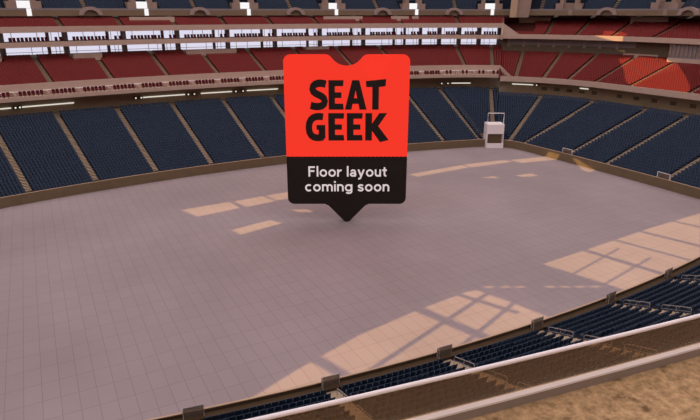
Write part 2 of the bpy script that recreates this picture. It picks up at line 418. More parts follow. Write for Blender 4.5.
up_seats = clear(up_seats, [(s_, a_, 50, 55.0, 4.1) for s_, a_ in PORT]+[('NE', 43.6, 48, 56, 5.5)])
low_far = clear(low_far, [('NE', 51.5, -1, 3.2, 3.2)]); low_end = clear(low_end, [('NE', 51.5, -1, 3.2, 3.2)])
blue_rest = np.concatenate([low_far, low_end, low_near[keep], up_seats])
props(seat_mesh('stadium_seat_rows', blue_rest, M['blue']), 'rows of dark blue seats filling the lower stands and the upper deck', 'seats', kind='stuff')

def seat_proto(name, m):
    root = empty(name, (0, 0, 0))
    def part(n, ch):
        mb = MB(); ch(mb); return mb.build(n, root)
    def pan(mb): mb.hexa([(-.22, .16, .36), (.22, .16, .36), (.22, .56, .34), (-.22, .56, .34), (-.22, .14, .43), (.22, .14, .43), (.22, .56, .40), (-.22, .56, .40)], m)
    def back(mb):
        for k in range(3):   # gently curved shell
            x0, x1 = -.23+k*.1534, -.23+(k+1)*.1534; c0 = -.04*(1 if k == 0 else 0); c1 = -.04*(1 if k == 2 else 0)
            mb.hexa([(x0, .55+c0, .38), (x1, .55+c1, .38), (x1, .60+c1, .38), (x0, .60+c0, .38), (x0, .65+c0, .84), (x1, .65+c1, .84), (x1, .70+c1, .84), (x0, .70+c0, .84)], m)
    def foot(mb):
        mb.box(-.03, .03, .45, .53, 0, .36, M['black']); mb.box(-.22, .22, .47, .52, .32, .37, M['black'])
    part('seat_pan', pan); part('backrest', back); part('pedestal', foot)
    return root
def copy_thing(o):
    c = o.copy(); COL.objects.link(c)
    for ch in o.children:
        d = ch.copy(); COL.objects.link(d); d.parent = c
        for g in ch.children:
            e = g.copy(); COL.objects.link(e); e.parent = d
    return c
proto = seat_proto('stadium_seat', M['blue'])
used = False
# order the spans by image position for the labels
for n_, i in enumerate(pick):
    s = low_near[i]
    o = proto if not used else copy_thing(proto); used = True
    o.location = (s[0], s[1], s[2]); o.rotation_euler = (0, 0, s[3]-PI/2)
    aisle = round((-math.degrees(s[3])-90)/3-.5)      # aisle on the picture's left of this seat (B side, k*3 deg)
    # seats run left to right in the picture as the angle grows
    ang = math.degrees(s[3]); kk = math.floor((ang+90)/3+1e-6)   # left-hand aisle index
    seatn = int(round(((ang+90)-3*kk)*PI/180*(R1+1.2+s[4]*.95)-.62-.28)/.56)+1 if False else None
    D = R1+.75+s[4]*.96+.4
    seatn = max(1, int(((ang+90-3*kk)*PI/180*D-.62)/.56)+1)
    k0 = kk+4                                          # aisle -2 deg*3 is the first one seen at lower left
    where = 'first' if k0 < 1 else nth(k0)
    if k0 < 1:
        props(o, 'blue seat, %s row up near stand, %s seat right of the left edge aisle' % (nth(int(s[4])+1), nth(seatn)), 'seat', 'near blue stadium seats')
    else:
        props(o, 'blue seat, %s row up near stand, %s seat right of %s near aisle' % (nth(int(s[4])+1), nth(seatn), where), 'seat', 'near blue stadium seats')

# red seats
SPANS1 = SIDE_FAR+END_R[:2]+[('SE', -AR, -30)]
t1f = fill('t1S', SIDE_FAR); t1e = fill('t1E', END_R[:2]+[('SE', -AR, -30)])
t2f = fill('t2S', SIDE_FAR); t2e = fill('t2E', END_R[:2]+[('SE', -AR, -30)])
def span_clear(arr, a0, a1, dmin):
    an = 90-np.degrees(arr[:, 3]); dd_ = np.hypot(arr[:, 0]-cA[0], arr[:, 1]-cA[1])-R1
    return arr[~((arr[:, 1] > 40) & (an > a0-.12) & (an < a1+.12) & (dd_ > dmin-.9) & (dd_ < 51))]
for a0, a1, dm_ in ((-6.8, -5.33, 45.8), (-.64, 2.39, 46.2), (7.0, 8.5, 46.6), (-12.2, -10.15, 46)): t1f = span_clear(t1f, a0, a1, dm_)
t2e = clear(t2e, [('NE', 43.6, 47, 56, 4.5)])
cand = []
for idx, s in enumerate(t1e):
    x, y, w = proj(s[:3]+np.array([0, 0, .6]))
    if 2 < x < 698 and 2 < y < 200: cand.append((w, idx))
cand.sort(); pickr = [i for _, i in cand[:300]]
keep = np.ones(len(t1e), bool); keep[pickr] = False
props(seat_mesh('red_seat_rows', np.concatenate([t1f, t1e[keep], t2f, t2e]), M['red']), 'rows of red seats filling the lower and upper red tiers', 'seats', kind='stuff')
rme = bpy.data.meshes.new('red_stadium_seat'); rme.from_pydata([tuple(v) for v in SV], [], [tuple(int(i) for i in f) for f in SF]); rme.materials.append(M['red'])
rproto = bpy.data.objects.new('red_stadium_seat', rme); COL.objects.link(rproto)
used = False
for i in pickr:
    s = t1e[i]; o = rproto if not used else copy_thing(rproto); used = True
    o.location = (s[0], s[1], s[2]); o.rotation_euler = (0, 0, s[3]-PI/2)
    x, y, w = proj(s[:3])
    sec = {0: 'left of', 1: 'right of'}
    segkey = int(s[7]); span = int(s[6])
    nm = {ord('R')*256+ord('R'): ['left of the sunlit aisle', 'right of the sunlit aisle', 'right of the second aisle', 'at the right edge']}.get(segkey)
    nm = (nm[span] if nm else 'toward the far corner')
    props(o, 'red stadium seat, %s row up, %s seat from left, %s' % (nth(int(s[4])+1), nth(int(s[5])+1), nm), 'seat', 'red seats of the right end tier')

# ------------------------------------------------------------------ aisle stairs
def stairs(t, seg, a, label, half=.5, nrows=None):
    d0, z0, n, tr, ri = TIER[t]; n = nrows or n; mb = MB()
    c = P(seg, a, d0, z0); cx, cy, r = SEG[seg][:3]
    an = rad(a)
    for i in range(n):
        for (y0, y1, zb, zt) in ((i*tr, (i+1)*tr, i*ri-.25, i*ri+.03), (i*tr+tr*.5, (i+1)*tr, i*ri, i*ri+ri*.55)):
            vs = [(-half, y0, zb), (half, y0, zb), (half, y1, zb), (-half, y1, zb), (-half, y0, zt), (half, y0, zt), (half, y1, zt), (-half, y1, zt)]
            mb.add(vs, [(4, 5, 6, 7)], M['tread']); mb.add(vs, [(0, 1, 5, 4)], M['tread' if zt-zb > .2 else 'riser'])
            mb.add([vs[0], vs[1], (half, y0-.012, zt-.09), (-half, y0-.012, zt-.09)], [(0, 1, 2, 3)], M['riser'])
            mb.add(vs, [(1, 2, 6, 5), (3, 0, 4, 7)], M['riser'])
    o = mb.build('aisle_stairs', None, c, an-PI/2)
    props(o, label, 'stairs', kind='structure'); return o
def px_of(t, seg, a):
    d0, z0, n, tr, ri = TIER[t]; return proj(P(seg, a, d0+1, z0+.5))
def stair_set(t, desc, extra):
    lst = []
    for seg, al in AIS[t].items():
        for a in al:
            x, y, w = px_of(t, seg, a)
            if w > 0 and -120 < x < 830 and extra(seg, a): lst.append((x, seg, a))
    lst.sort()
    for k, (x, seg, a) in enumerate(lst):
        stairs(t, seg, a, 'beige concrete stair flight, %s from the left through the %s' % (nth(k+1), desc), nrows=9 if t == 'up' else None)
stair_set('lowS', 'far lower blue stand', lambda s, a: s in ('T', 'NE', 'NW'))
stair_set('lowS', 'near lower blue stand', lambda s, a: s in ('B', 'SE'))
stair_set('lowE', 'right end lower blue stand', lambda s, a: s in ('NE', 'R'))
stair_set('t1S', 'far lower red tier', lambda s, a: True)
stair_set('t1E', 'right end lower red tier', lambda s, a: s in ('NE', 'R'))
stair_set('t2S', 'far upper red tier', lambda s, a: True)
stair_set('t2E', 'right end upper red tier', lambda s, a: s in ('NE', 'R'))
stair_set('up', 'upper blue deck', lambda s, a: True)

# ------------------------------------------------------------------ near aisle handrails and foot barriers
def handrail_proto():
    root = empty('aisle_handrail', (0, 0, 0)); sl = .305/.95
    mb = MB(); L = 2.7
    mb.tube([(0, 0, .0), (0, 0, .72), (0, .12, .88), (0, L-.12, .86+sl*(L-.1)), (0, L, .74+sl*L), (0, L, sl*L)], .035, M['metal']); mb.build('rail_loop', root)
    mb = MB(); mb.tube([(0, L/2, sl*L/2-.1), (0, L/2, .87+sl*L/2)], .028, M['metal']); mb.build('middle_post', root)
    mb = MB(); mb.tube([(0, 0, .45), (0, L, .45+sl*L)], .022, M['metal']); mb.build('lower_bar', root)
    return root
hp = handrail_proto(); hused = False
BH = 1.0
def barrier_proto(m, name='aisle_barrier'):
    root = empty(name, (0, 0, 0))
    mb = MB()
    mb.tube([(-.75, 0, 0), (-.75, 0, BH)], .035, m); mb.build('post', root)
    mb = MB(); mb.tube([(.75, 0, 0), (.75, 0, BH)], .035, m); mb.build('post', root)
    mb = MB(); mb.tube([(-.78, 0, BH), (.78, 0, BH)], .04, m); mb.build('top_bar', root)
    mb = MB(); mb.box(-.72, .72, -.015, .015, .08, BH-.05, M['screen']); mb.build('screen_panel', root)
    mb = MB(); mb.tube([(.75, 0, BH), (.75, .22, BH-.03), (.75, .28, BH-.15), (.75, .28, .05)], .035, m)
    mb.build('side_rail', root)
    return root
bp = barrier_proto(M['metal']); bused = False
names = {}
near_al = sorted([(px_of('lowS', 'B', a)[0], a) for a in AIS['lowS']['B']])
vis = [a for x, a in near_al if 120 < x < 720]
for k, a in enumerate(vis):
    o = bp if not bused else copy_thing(bp); bused = True
    o.location = P('B', a, .45, 1.45); o.rotation_euler = (0, 0, rad(a)-PI/2)
    props(o, 'pale metal barrier with screen at the foot of the %s near aisle from left' % nth(k+1), 'barrier', 'aisle foot barriers along the near wall')
    for q in range(5):
        h = hp if not hused else copy_thing(hp); hused = True
        d = 1.9+q*3.84
        h.location = P('B', a, d, 1.15+.305*(d-.75)/.96-.1); h.rotation_euler = (0, 0, rad(a)-PI/2)
        props(h, 'pale looped handrail, %s up from the wall in the %s near aisle from left' % (nth(q+1), nth(k+1)), 'handrail', 'handrails of the near aisles')
# bent rail barriers at two right end aisle feet, whitened for bright light
wp = barrier_proto(M['white'], 'white_barrier')
for k, (seg, a) in enumerate((('R', .98), ('R', -1.12))):
    o = wp if k == 0 else copy_thing(wp)
    o.location = P(seg, a, .45, 1.45); o.rotation_euler = (0, 0, rad(a)-PI/2)
    o.scale = (1.6, 1, 1.25)
    props(o, ['white bent rail barrier at the right end aisle foot nearer the corner', 'white bent rail barrier at the right end aisle foot near right edge'][k], 'barrier', 'white barriers at the right end wall')
# small dark foot plates at the far aisles
fb = MB(); fb.box(-.8, .8, -.12, .12, 0, .35, M['black']); f0 = None
far_al = sorted([(px_of('lowS', 'T', a)[0], a) for a in AIS['lowS']['T']])
far_al = [a for x, a in far_al if 0 < x < 480]
for k, a in enumerate(far_al):
    if f0 is None: f0 = fb.build('foot_plate'); o = f0
    else: o = f0.copy(); COL.objects.link(o)
    o.location = P('T', a, .45, 1.47)+Vector((0, 0, 0)); o.scale = (1, 1, 1.2); o.rotation_euler = (0, 0, rad(a)-PI/2)
    props(o, 'small dark plate on the field wall at the %s far aisle foot from left' % nth(k+1), 'plate', 'dark plates at the far aisle feet')

# ------------------------------------------------------------------ corner field portal
a = 51.5
root = empty('field_portal', P('NE', a, -.9, 0), rad(a)-PI/2); ang = rad(a)-PI/2
# face it squarely to the floor's centre of view
root.rotation_euler = (0, 0, -rad(29)); props(root, 'white field entry box with railed top in the far right corner', 'portal')
W = 1.95
mb = MB(); mb.box(-W, -W+.18, -.6, 3.0, 0, 3.5, M['white']); mb.build('side_wall', root)
mb = MB(); mb.box(W-.18, W, -.6, 3.0, 0, 3.5, M['white']); mb.build('side_wall', root)
mb = MB(); mb.box(-W, W, -.6, 3.0, 3.3, 5.5, M['white']); mb.build('lintel', root)
mb = MB(); mb.box(-W+.18, W-.18, .6, .9, 0, 3.4, M['fieldwall']); mb.build('recess_wall', root)
mb = MB(); mb.box(-W, W, -.9, -.65, 0, 1.15, M['white']); mb.build('gate_panel', root)
mb = MB()
mb.tube([(-W+.1, .2, 5.5), (-W+.1, .2, 8.0), (W-.1, .2, 8.0), (W-.1, .2, 5.5)], .11, M['white'])
mb.build('rail_frame', root)

# ------------------------------------------------------------------ suites: windows, posts, chairs
bays = [('T', 90-(-11.8+3*k), 1.97) for k in range(9)]+[('T', 90-(-13.38+3*k), .62) for k in range(10)]
bays.append(('T', 90-14.55, .95)); bays.sort(key=lambda t: -t[1])
bays += [('NE', c, 4.6) for c in (70, 64, 58, 52)]
boxes = [('T', 90-(-14.25+1.5*k), 1.5) for k in range(20)]+[('NE', c, 5.6) for c in (70, 63, 56, 50)]
def bay_w(b, d): return b[2]*PI/180*(SEG[b[0]][2]+d)
wn = 0
posts = MB()
for lev, (z0, z1, dw) in enumerate(((20.75, 22.55, 49.6), (23.75, 25.72, 49.6))):
    for k, bay in enumerate(bays):
        seg, a = bay[:2]; wn += 1; w = bay_w(bay, dw)
        root = empty('window_%d' % wn, P(seg, a, dw, z0), rad(a)-PI/2)
        props(root, 'white lit suite window, %s from the left, %s suite level' % (nth(k+1), ['lower', 'upper'][lev]), 'window', ['windows of the lower suite level', 'windows of the upper suite level'][lev], 'structure')
        mb = MB(); mb.box(-w/2, w/2, 0, .06, 0, z1-z0, M['winlit']); mb.build('pane', root)
        mb = MB()
        rnd = random.Random(wn); cut = rnd.choice([(-.32, .28), (.1, .36), (-.1, .2), (-.3, .05)])
        for c in cut: mb.box(c*w-.06, c*w+.06, -.06, 0, 0, z1-z0, M['grey'])
        if lev == 0: mb.box(-w/2, w/2, -.06, 0, .45, .55, M['grey'])
        mb.build('mullion', root)
# dark posts on the suite front
pm = MB(); pm.box(-.36, .36, 0, .4, 0, 1.9, M['grey']); p0 = None
k = 0
for lev, z in enumerate((20.7, 23.7)):
    for bay in bays:
        seg, a = bay[:2]; k += 1
        o = pm.build('suite_post') if p0 is None else p0.copy()
        if p0 is None: p0 = o
        else: COL.objects.link(o)
        o.location = P(seg, a+bay[2]/2+(.09 if seg == 'T' else .7), 49.1, z); o.rotation_euler = (0, 0, rad(a)-PI/2)
        idx = bays.index(bay)
        props(o, 'grey post left of the %s white suite window, %s suite level' % (nth(idx+1), ['lower', 'upper'][lev]), 'post', 'grey posts between suite windows', 'structure')
# suite chairs
cm = MB()
cm.box(-.24, .24, -.26, .2, .3, .48, M['chair']); cm.hexa([(-.25, .16, .3), (.25, .16, .3), (.25, .28, .3), (-.25, .28, .3), (-.25, .28, 1.0), (.25, .28, 1.0), (.25, .38, 1.0), (-.25, .38, 1.0)], M['chair'])
cm.box(-.05, .05, -.05, .05, 0, .3, M['black'])
c0 = None; cnt = 0
for lev, (d, z, nper) in enumerate(((28.6, 13.75, 6), (45.6, 23.5, 10))):
    for kb, bay in enumerate((boxes, bays)[lev]):
        seg, a = bay[:2]; w = bay_w(bay, d)-(1.4 if lev == 0 else .5); num = min(nper, int(w/.75))
        if num < 1: continue
        step = w/num/(d+SEG[seg][2])*180/PI
        x, y, ww = proj(P(seg, a, d, z+.5))
        if x < -15 or cnt+num > 300 or 292 < x < 400 and y > 58: continue
        for q in range(num):
            o = cm.build('suite_chair') if c0 is None else c0.copy()
            if c0 is None: c0 = o
            else: COL.objects.link(o)
            aa_ = a-(q-(num-1)/2)*step
            o.location = P(seg, aa_, d+(.25 if q % 2 else 0), z); o.rotation_euler = (0, 0, rad(aa_)-PI/2)
            o.scale = (1.2, 1.1, 1.2)
            props(o, 'maroon suite chair, %s from left in the %s bay of the %s balcony row' % (nth(q+1), nth(kb+1), ['lower', 'upper'][lev]), 'chair', 'maroon chairs in the %s balcony row' % ['lower', 'upper'][lev]); cnt += 1
# dividers between the lower balcony boxes
dm = MB(); dm.box(-.12, .12, 0, 3.6, 0, .85, M['pink']); d0_ = None
for kb, (seg, a, bw_) in enumerate(boxes):
    o = dm.build('box_divider') if d0_ is None else d0_.copy()
    if d0_ is None: d0_ = o
    else: COL.objects.link(o)
    o.location = P(seg, a+(.75 if seg == 'T' else 3.2), 27.3, 13.75); o.rotation_euler = (0, 0, rad(a)-PI/2)
    props(o, 'low pale divider left of the %s balcony box below the red tier' % nth(kb+1), 'divider', 'dividers of the lower balcony', 'structure')

# ------------------------------------------------------------------ concourse strip lights and black lamps
strips = [('T', -12.9, -10.6), ('T', -10.11, -7.67), ('T', -4.09, -1.73), ('T', -.79, 1.08), ('T', 2.01, 3.99), ('NE', 67.9, 59.9), ('NE', 42.9, 34.5), ('NE', 15.8, 12.4)]
lamps = [('T', -10.42), ('T', -10.22), ('T', -4.5), ('T', -4.2), ('T', -1.55), ('T', -1.2), ('T', 1.3), ('T', 1.75), ('NE', 72.3), ('NE', 69.6), ('NE', 33)]
for k, (seg, a0, a1) in enumerate(strips):
    if seg == 'T': a0, a1 = 90-a0, 90-a1
    am = (a0+a1)/2; dz = 33.0 if seg == 'T' else 30.45; zz = 11.3
    c = P(seg, am, dz-.3, zz); root = empty('strip_light', c, 0)
    props(root, 'glowing white strip light on the brown concourse wall, %s from the left' % nth(k+1), 'light', 'strip lights of the concourse')
    mb = MB(); sweep(mb, [(seg, a0, a1)], [(dz-.3, zz-.13), (dz-.3, zz+.13), (dz-.12, zz+.13), (dz-.12, zz-.13)], M['striplit'], True, True); o = mb.build('tube', root); o.location = -c
    mb = MB(); sweep(mb, [(seg, a0, a1)], [(dz-.12, zz-.12), (dz-.12, zz+.12), (dz-.01, zz+.12), (dz-.01, zz-.12)], M['grey'], True, True); o = mb.build('backplate', root); o.location = -c
lm = MB(); lm.tube([(0, 0, 0), (0, -.5, 0)], .42, M['black'], 10); l0 = None
ln = MB(); ln.tube([(0, -.5, 0), (0, -.56, 0)], .2, M['striplit'], 8)
for k, (seg, a) in enumerate(lamps):
    if seg == 'T': a = 90-a
    dz = 33.0 if seg == 'T' else 30.45; zz = 11.3
    if l0 is None:
        l0 = empty('wall_lamp', (0, 0, 0)); lm.build('housing', l0); ln.build('lens', l0); o = l0
    else: o = copy_thing(l0)
    o.location = P(seg, a, dz, zz); o.rotation_euler = (0, 0, rad(a)-PI/2)
    props(o, 'round black wall lamp with small white lens, %s from left on the concourse wall' % nth(k+1), 'lamp', 'black lamps of the concourse')
# dark square openings on the right end concourse wall
om = MB(); om.box(-.7, .7, -.06, 0, .1, .95, M['darkbrown']); o0 = None
for k in range(15):
    seg, a = ('NE', 30-k*5.0) if k < 5 else ('R', 2.0-(k-5)*.42)
    o = om.build('concourse_hatch') if o0 is None else o0.copy()
    if o0 is None: o0 = o
    else: COL.objects.link(o)
    o.location = P(seg, a, 30.48, 9.9); o.rotation_euler = (0, 0, rad(a)-PI/2)
    props(o, 'dark square hatch, %s from the corner on the right end concourse wall' % nth(k+1), 'hatch', 'hatches of the right end concourse', 'structure')

# ------------------------------------------------------------------ platforms and parapets in the red tiers
def block(name, seg, a0, a1, d0, d1, z0, z1, m, label, cat):
    mb = MB(); sweep(mb, [(seg, a0, a1)], [(d0, z0), (d0, z1), (d1, z1), (d1, z0)], m, True, True); return struct(name, mb, label, cat)
for k, (a0, a1, dA) in enumerate(((-6.8, -5.33, 45.8), (-.64, 2.39, 46.2), (7.0, 8.5, 46.6), (-12.2, -10.15, 46))):
    block('accessible_platform', 'T', 90-a0, 90-a1, dA, 49.6, 18, 20.75, M['pink'], 'pale raised platform at the back of far lower red tier, ' + ['left of sign', 'wide one left of sign', 'just above the sign', 'at the left edge'][k], 'platform')
for k, (a0, a1) in enumerate(((-3.5, -1.0), (8.35, 11.0), (13, 14.26), (14.5, 14.95))):
    block('low_parapet', 'T', 90-a0, 90-a1, 49.2, 49.5, 27, 28.95, M['pink'], 'thin pale parapet at the back of the far upper red tier, %s from left' % nth(k+1), 'parapet')
block('low_parapet', 'NE', 44, 35.8, 57, 57.3, 25, 28.5, M['pink'], 'thin pale parapet beside the corner column in the upper red tier', 'parapet')
block('low_parapet', 'NE', 15.9, 6.9, 57, 57.3, 26, 28.9, M['pink'], 'thin pale parapet high in the right end upper red tier', 'parapet')
block('low_parapet', 'NE', 12, 1.9, 46.0, 46.15, 18, 19.6, M['pink'], 'thin pale parapet behind the sunlit red seats', 'parapet')
# grey window band and louvred panel at the right end
k = 0
for seg, al in (('NE', [46, 41.5, 37, 32.5, 28, 23.5, 19, 14, 8.6]), ):
    for i in range(len(al)-1):
        wn += 1
        root = empty('window_%d' % wn, P(seg, al[i], 46.1, 21.0), 0); rl = root.location.copy()
        props(root, 'grey glass window, %s from the corner above the right end lower red tier' % nth(i+1), 'window', 'grey windows above the right end tier', 'structure')
        mb = MB(); sweep(mb, [(seg, al[i]-.15, al[i+1]+.15)], [(46.1, 21.0), (46.1, 22.75), (46.18, 22.75), (46.18, 21.0)], M['grey'], True, True); o = mb.build('pane', root); o.location = -rl
        mb = MB(); sweep(mb, [(seg, al[i]+.4, al[i]-.4)], [(45.9, 20.5), (45.9, 22.8), (46.1, 22.8), (46.1, 20.5)], M['concrete'], True, True); o = mb.build('jamb', root); o.location = -rl
mb = MB(); sweep(mb, [('R', 1.8, -1.6)], [(44.2, 18.6), (44.2, 22.75), (46.1, 22.75), (46.1, 18.6)], M['grey'], True, True)
root = empty('louvre_panel', P('R', 0, 44.2, 18.6)); rl = root.location.copy()
props(root, 'grey louvred box behind the right end red tier at the right edge', 'panel', None, 'structure')
o = mb.build('casing', root); o.location = -rl
mb = MB()
for i in range(36):
    aa_ = 1.76-i*.093; c = P('R', aa_, 44.1, 0); mb.box(c.x-.1, c.x+.1, c.y-.16, c.y+.16, 19.8, 22.5, M['concrete'])
o = mb.build('louvre_slats', root); o.location = -rl
mb = MB(); sweep(mb, [('R', 1.8, -1.6)], [(43.9, 18.3), (43.9, 19.3), (44.2, 19.3), (44.2, 18.3)], M['pink'], True, True); o = mb.build('sill', root); o.location = -rl

# ------------------------------------------------------------------ upper deck portals, arches, corner column
por = [('T', -8.54), ('T', -2.61), ('T', 3.43), ('T', 9.17), ('NE', 74.6), ('NE', 52.2), ('NE', 30.6), ('NE', 5.7)]
for k, (seg, a) in enumerate(por):
    am = 90-a if seg == 'T' else a
    root = empty('vomitory_portal', P(seg, am, 51.3, 30.6), rad(am)-PI/2)
    lit = k < 6
    props(root, ('white lit' if lit else 'pale unlit')+' stair portal in the upper deck, %s from the left' % nth(k+1), 'portal', 'portals of the upper deck')
    mb = MB(); mb.box(-3.6, -1.5, 0, 3.2, 0, 1.9, M['concrete']); mb.box(-2.6, -1.5, .5, 3.2, 1.9, 3.4, M['concrete']); mb.build('side_wall', root)
    mb = MB(); mb.box(1.5, 3.6, 0, 3.2, 0, 1.9, M['concrete']); mb.box(1.5, 2.6, .5, 3.2, 1.9, 3.4, M['concrete']); mb.build('side_wall', root)
    mb = MB(); mb.box(-1.5, 1.5, 1.6, 2.2, 0, 2.0, M['portal' if lit else 'concrete']); mb.build('opening', root)
    mb = MB(); mb.box(.25, 1.25, -.42, -.30, -1.35, .3, M['portal' if lit else 'concrete']); mb.build('slot', root)  # glowing panel added for a white gap in the deck front
def arch(root):
    mb = MB(); n = 12
    vs = []
    for y in (-.9, 0):
        for R_ in (1.0, .62):
            for i in range(n+1):
                t = PI*i/n; vs.append((2.7*R_*math.cos(t), y, 2.0*R_*math.sin(t)))
    m1 = n+1; fs = []
    for i in range(n):
        fs += [(i, i+1, m1+i+1, m1+i), (2*m1+i, 3*m1+i, 3*m1+i+1, 2*m1+i+1), (i, 2*m1+i, 2*m1+i+1, i+1), (m1+i, m1+i+1, 3*m1+i+1, 3*m1+i)]
    fs += [(0, m1, 3*m1, 2*m1), (n, 2*m1+n, 3*m1+n, m1+n)]
    mb.add(vs, fs, M['pinkgrey']); return mb.build('arched_hood', root)
M['pinkgrey'] = mat('pale_arch', (.36, .28, .26, 1), .8, .2, .08, 2)
a0_ = None
for k, (seg, a) in enumerate([('T', -5.42), ('T', .57), ('T', 6.57), ('T', 12.49), ('NE', 62.7), ('NE', 20), ('R', 1.85)]):
    am = 90-a if seg == 'T' else a
    if a0_ is None: a0_ = o = arch(None)
    else: o = a0_.copy(); COL.objects.link(o)
    o.location = P(seg, am, 50.95, 29.35); o.rotation_euler = (0, 0, rad(am)-PI/2)
    props(o, 'pale arched hood on the brown upper deck front, ' + nth(k+1)+' arch from the left', 'arch', 'arched hoods on the upper deck front')
c = P('NE', 43.6, 49.2, 28.6)
root = empty('corner_column', c, rad(44)-PI/2+rad(4)); props(root, 'tall beige roof column standing in the far right corner', 'column', None, 'structure')
mb = MB(); mb.hexa([(-2.6, 0, 0), (2.6, 0, 0), (2.6, 4, 0), (-2.6, 4, 0), (-2.6, 0, 33), (5.6, 0, 33), (5.6, 4, 33), (-2.6, 4, 33)], M['concrete']); mb.build('shaft', root)
mb = MB(); mb.hexa([(-2.9, -.8, 0), (-1.0, -.8, 0), (-1.0, .1, 0), (-2.9, .1, 0), (-2.0, -.8, 33), (-.1, -.8, 33), (-.1, .1, 33), (-2.0, .1, 33)], M['cap']); mb.build('fin', root)  # paler strip stands in for the lit side of the column

# ------------------------------------------------------------------ the big ticket-shaped sign
SGN = empty('ticket_sign', (-.05, -.25, 0), -CAZ)
props(SGN, 'giant red and black ticket-shaped sign standing on its point mid-floor', 'sign')
TH = .9
def extrude_poly(name, pts, y0, y1, m, parent, bevel=0):
    bm = bmesh.new(); vs = [bm.verts.new((x, y0, z)) for x, z in pts]; f = bm.faces.new(vs)
    r = bmesh.ops.extrude_face_region(bm, geom=[f]); nv = [e for e in r['geom'] if isinstance(e, bmesh.types.BMVert)]
    for v in nv: v.co.y = y1
    bmesh.ops.recalc_face_normals(bm, faces=bm.faces)
    bmesh.ops.triangulate(bm, faces=[f for f in bm.faces if len(f.verts) > 4])
    me = bpy.data.meshes.new(name); bm.to_mesh(me); bm.free(); me.materials.append(m)
    o = bpy.data.objects.new(name, me); COL.objects.link(o); o.parent = parent; return o
def arcp(cx, cz, r, a0, a1, n=8): return [(cx+r*math.cos(rad(a0+(a1-a0)*i/n)), cz+r*math.sin(rad(a0+(a1-a0)*i/n))) for i in range(n+1)]
HW, ZT, ZD, ZB = 8.8, 24.5, 10.1, 2.85
red = [(-HW, ZD)]
red += [(HW, ZD)]
red += arcp(HW-.95, ZT-.95, .95, 0, 90)
red += arcp(3.06, ZT-1.2, 1.2, 90, 143.7, 6)+arcp(0, ZT+1.05, 2.6, -36.3, -143.7, 14)[1:-1]+arcp(-3.06, ZT-1.2, 1.2, 36.3, 90, 6)
red += arcp(-HW+.95, ZT-.95, .95, 90, 180)
o = extrude_poly('red_panel', red, -TH/2, TH/2, M['signred'], SGN)
teeth = 30; bl = []
for i in range(teeth):   # perforated top edge of the stub
    x0 = -HW+2*HW*i/teeth; w = 2*HW/teeth
    bl += [(x0, ZD-.16), (x0+w*.3, ZD+.02), (x0+w*.7, ZD+.02)]
bl += [(HW, ZD-.16)]
bl += arcp(HW-.95, ZB+.95, .95, 0, -90)
bl += [(3.3, ZB), (2.75, ZB-.25), (.55, .28)]+arcp(0, .62, .62, -45, -135, 5)+[(-.55, .28), (-2.75, ZB-.25), (-3.3, ZB)]
bl += arcp(-HW+.95, ZB+.95, .95, -90, -180)
o = extrude_poly('black_stub', bl[::-1], -TH/2-.02, TH/2+.02, M['signblack'], SGN); o['label'] = 'black lower panel with pointed foot'

# lettering of the red panel: heavy slab letters drawn as outlines (unit box 0..w, 0..1)
def stroke(pts, w):   # thick polyline -> outline
    pts = [Vector(p) for p in pts]; L, Rr = [], []
    for i, p in enumerate(pts):
        if i == 0: d = (pts[1]-p).normalized(); k = 1
        elif i == len(pts)-1: d = (p-pts[-2]).normalized(); k = 1
        else:
            d0 = (p-pts[i-1]).normalized(); d1 = (pts[i+1]-p).normalized(); d = (d0+d1).normalized(); k = 1/max(.5, d.dot(d0))
        nn = Vector((-d.y, d.x))*(w/2*k); L.append(p+nn); Rr.append(p-nn)
    return [(v.x, v.y) for v in L+Rr[::-1]]
def bez(p0, p1, p2, p3, n=6):
    o = []
    for i in range(n+1):
        t = i/n; o.append(tuple((1-t)**3*a+3*(1-t)**2*t*b_+3*(1-t)*t*t*c_+t**3*d_ for a, b_, c_, d_ in zip(p0, p1, p2, p3)))
    return o
SW_ = .235
def gS():
    c = bez((.68, .86), (.52, .93), (.13, .93), (.13, .70))+bez((.13, .70), (.13, .50), (.63, .52), (.63, .29))[1:]+bez((.63, .29), (.63, .06), (.22, .08), (.04, .15))[1:]
    return [stroke(c, .25)], .76
def gE(): return [[(0, 0), (.62, 0), (.60, .205), (.26, .205), (.26, .40), (.53, .40), (.53, .59), (.26, .59), (.26, .80), (.60, .80), (.62, 1), (0, 1)]], .66
def gA(): return [[(-.02, 0), (.25, 0), (.30, .2), (.54, .2), (.59, 0), (.88, 0), (.57, 1), (.28, 1)], [(.36, .39), (.425, .66), (.49, .39)]], .84
def gT(): return [[(.24, 0), (.51, 0), (.51, .77), (.78, .80), (.80, 1.04), (-.03, .97), (-.01, .77), (.24, .77)]], .78
def gG():
    c = bez((.70, .86), (.45, .93), (.14, .86), (.14, .48))+bez((.14, .48), (.14, .06), (.45, .07), (.70, .13))[1:]
    return [stroke(c, .25), [(.52, .02), (.78, .08), (.78, .57), (.44, .57), (.44, .40), (.52, .40)]], .84
def gK(): return [[(0, 0), (.26, 0), (.26, .36), (.58, -.06), (.92, .02), (.50, .53), (.84, 1.0), (.54, 1.0), (.26, .62), (.26, 1), (0, 1)]], .84
def curve_mesh(name, splines_, depth, m, parent, loc):
    cu = bpy.data.curves.new(name, 'CURVE'); cu.dimensions = '2D'; cu.fill_mode = 'BOTH'; cu.extrude = depth/2
    for pts in splines_:
        sp = cu.splines.new('POLY'); sp.points.add(len(pts)-1); sp.use_cyclic_u = True
        for q, (x, z) in zip(sp.points, pts): q.co = (x, z, 0, 1)
    return finish(cu, name, m, parent, loc)
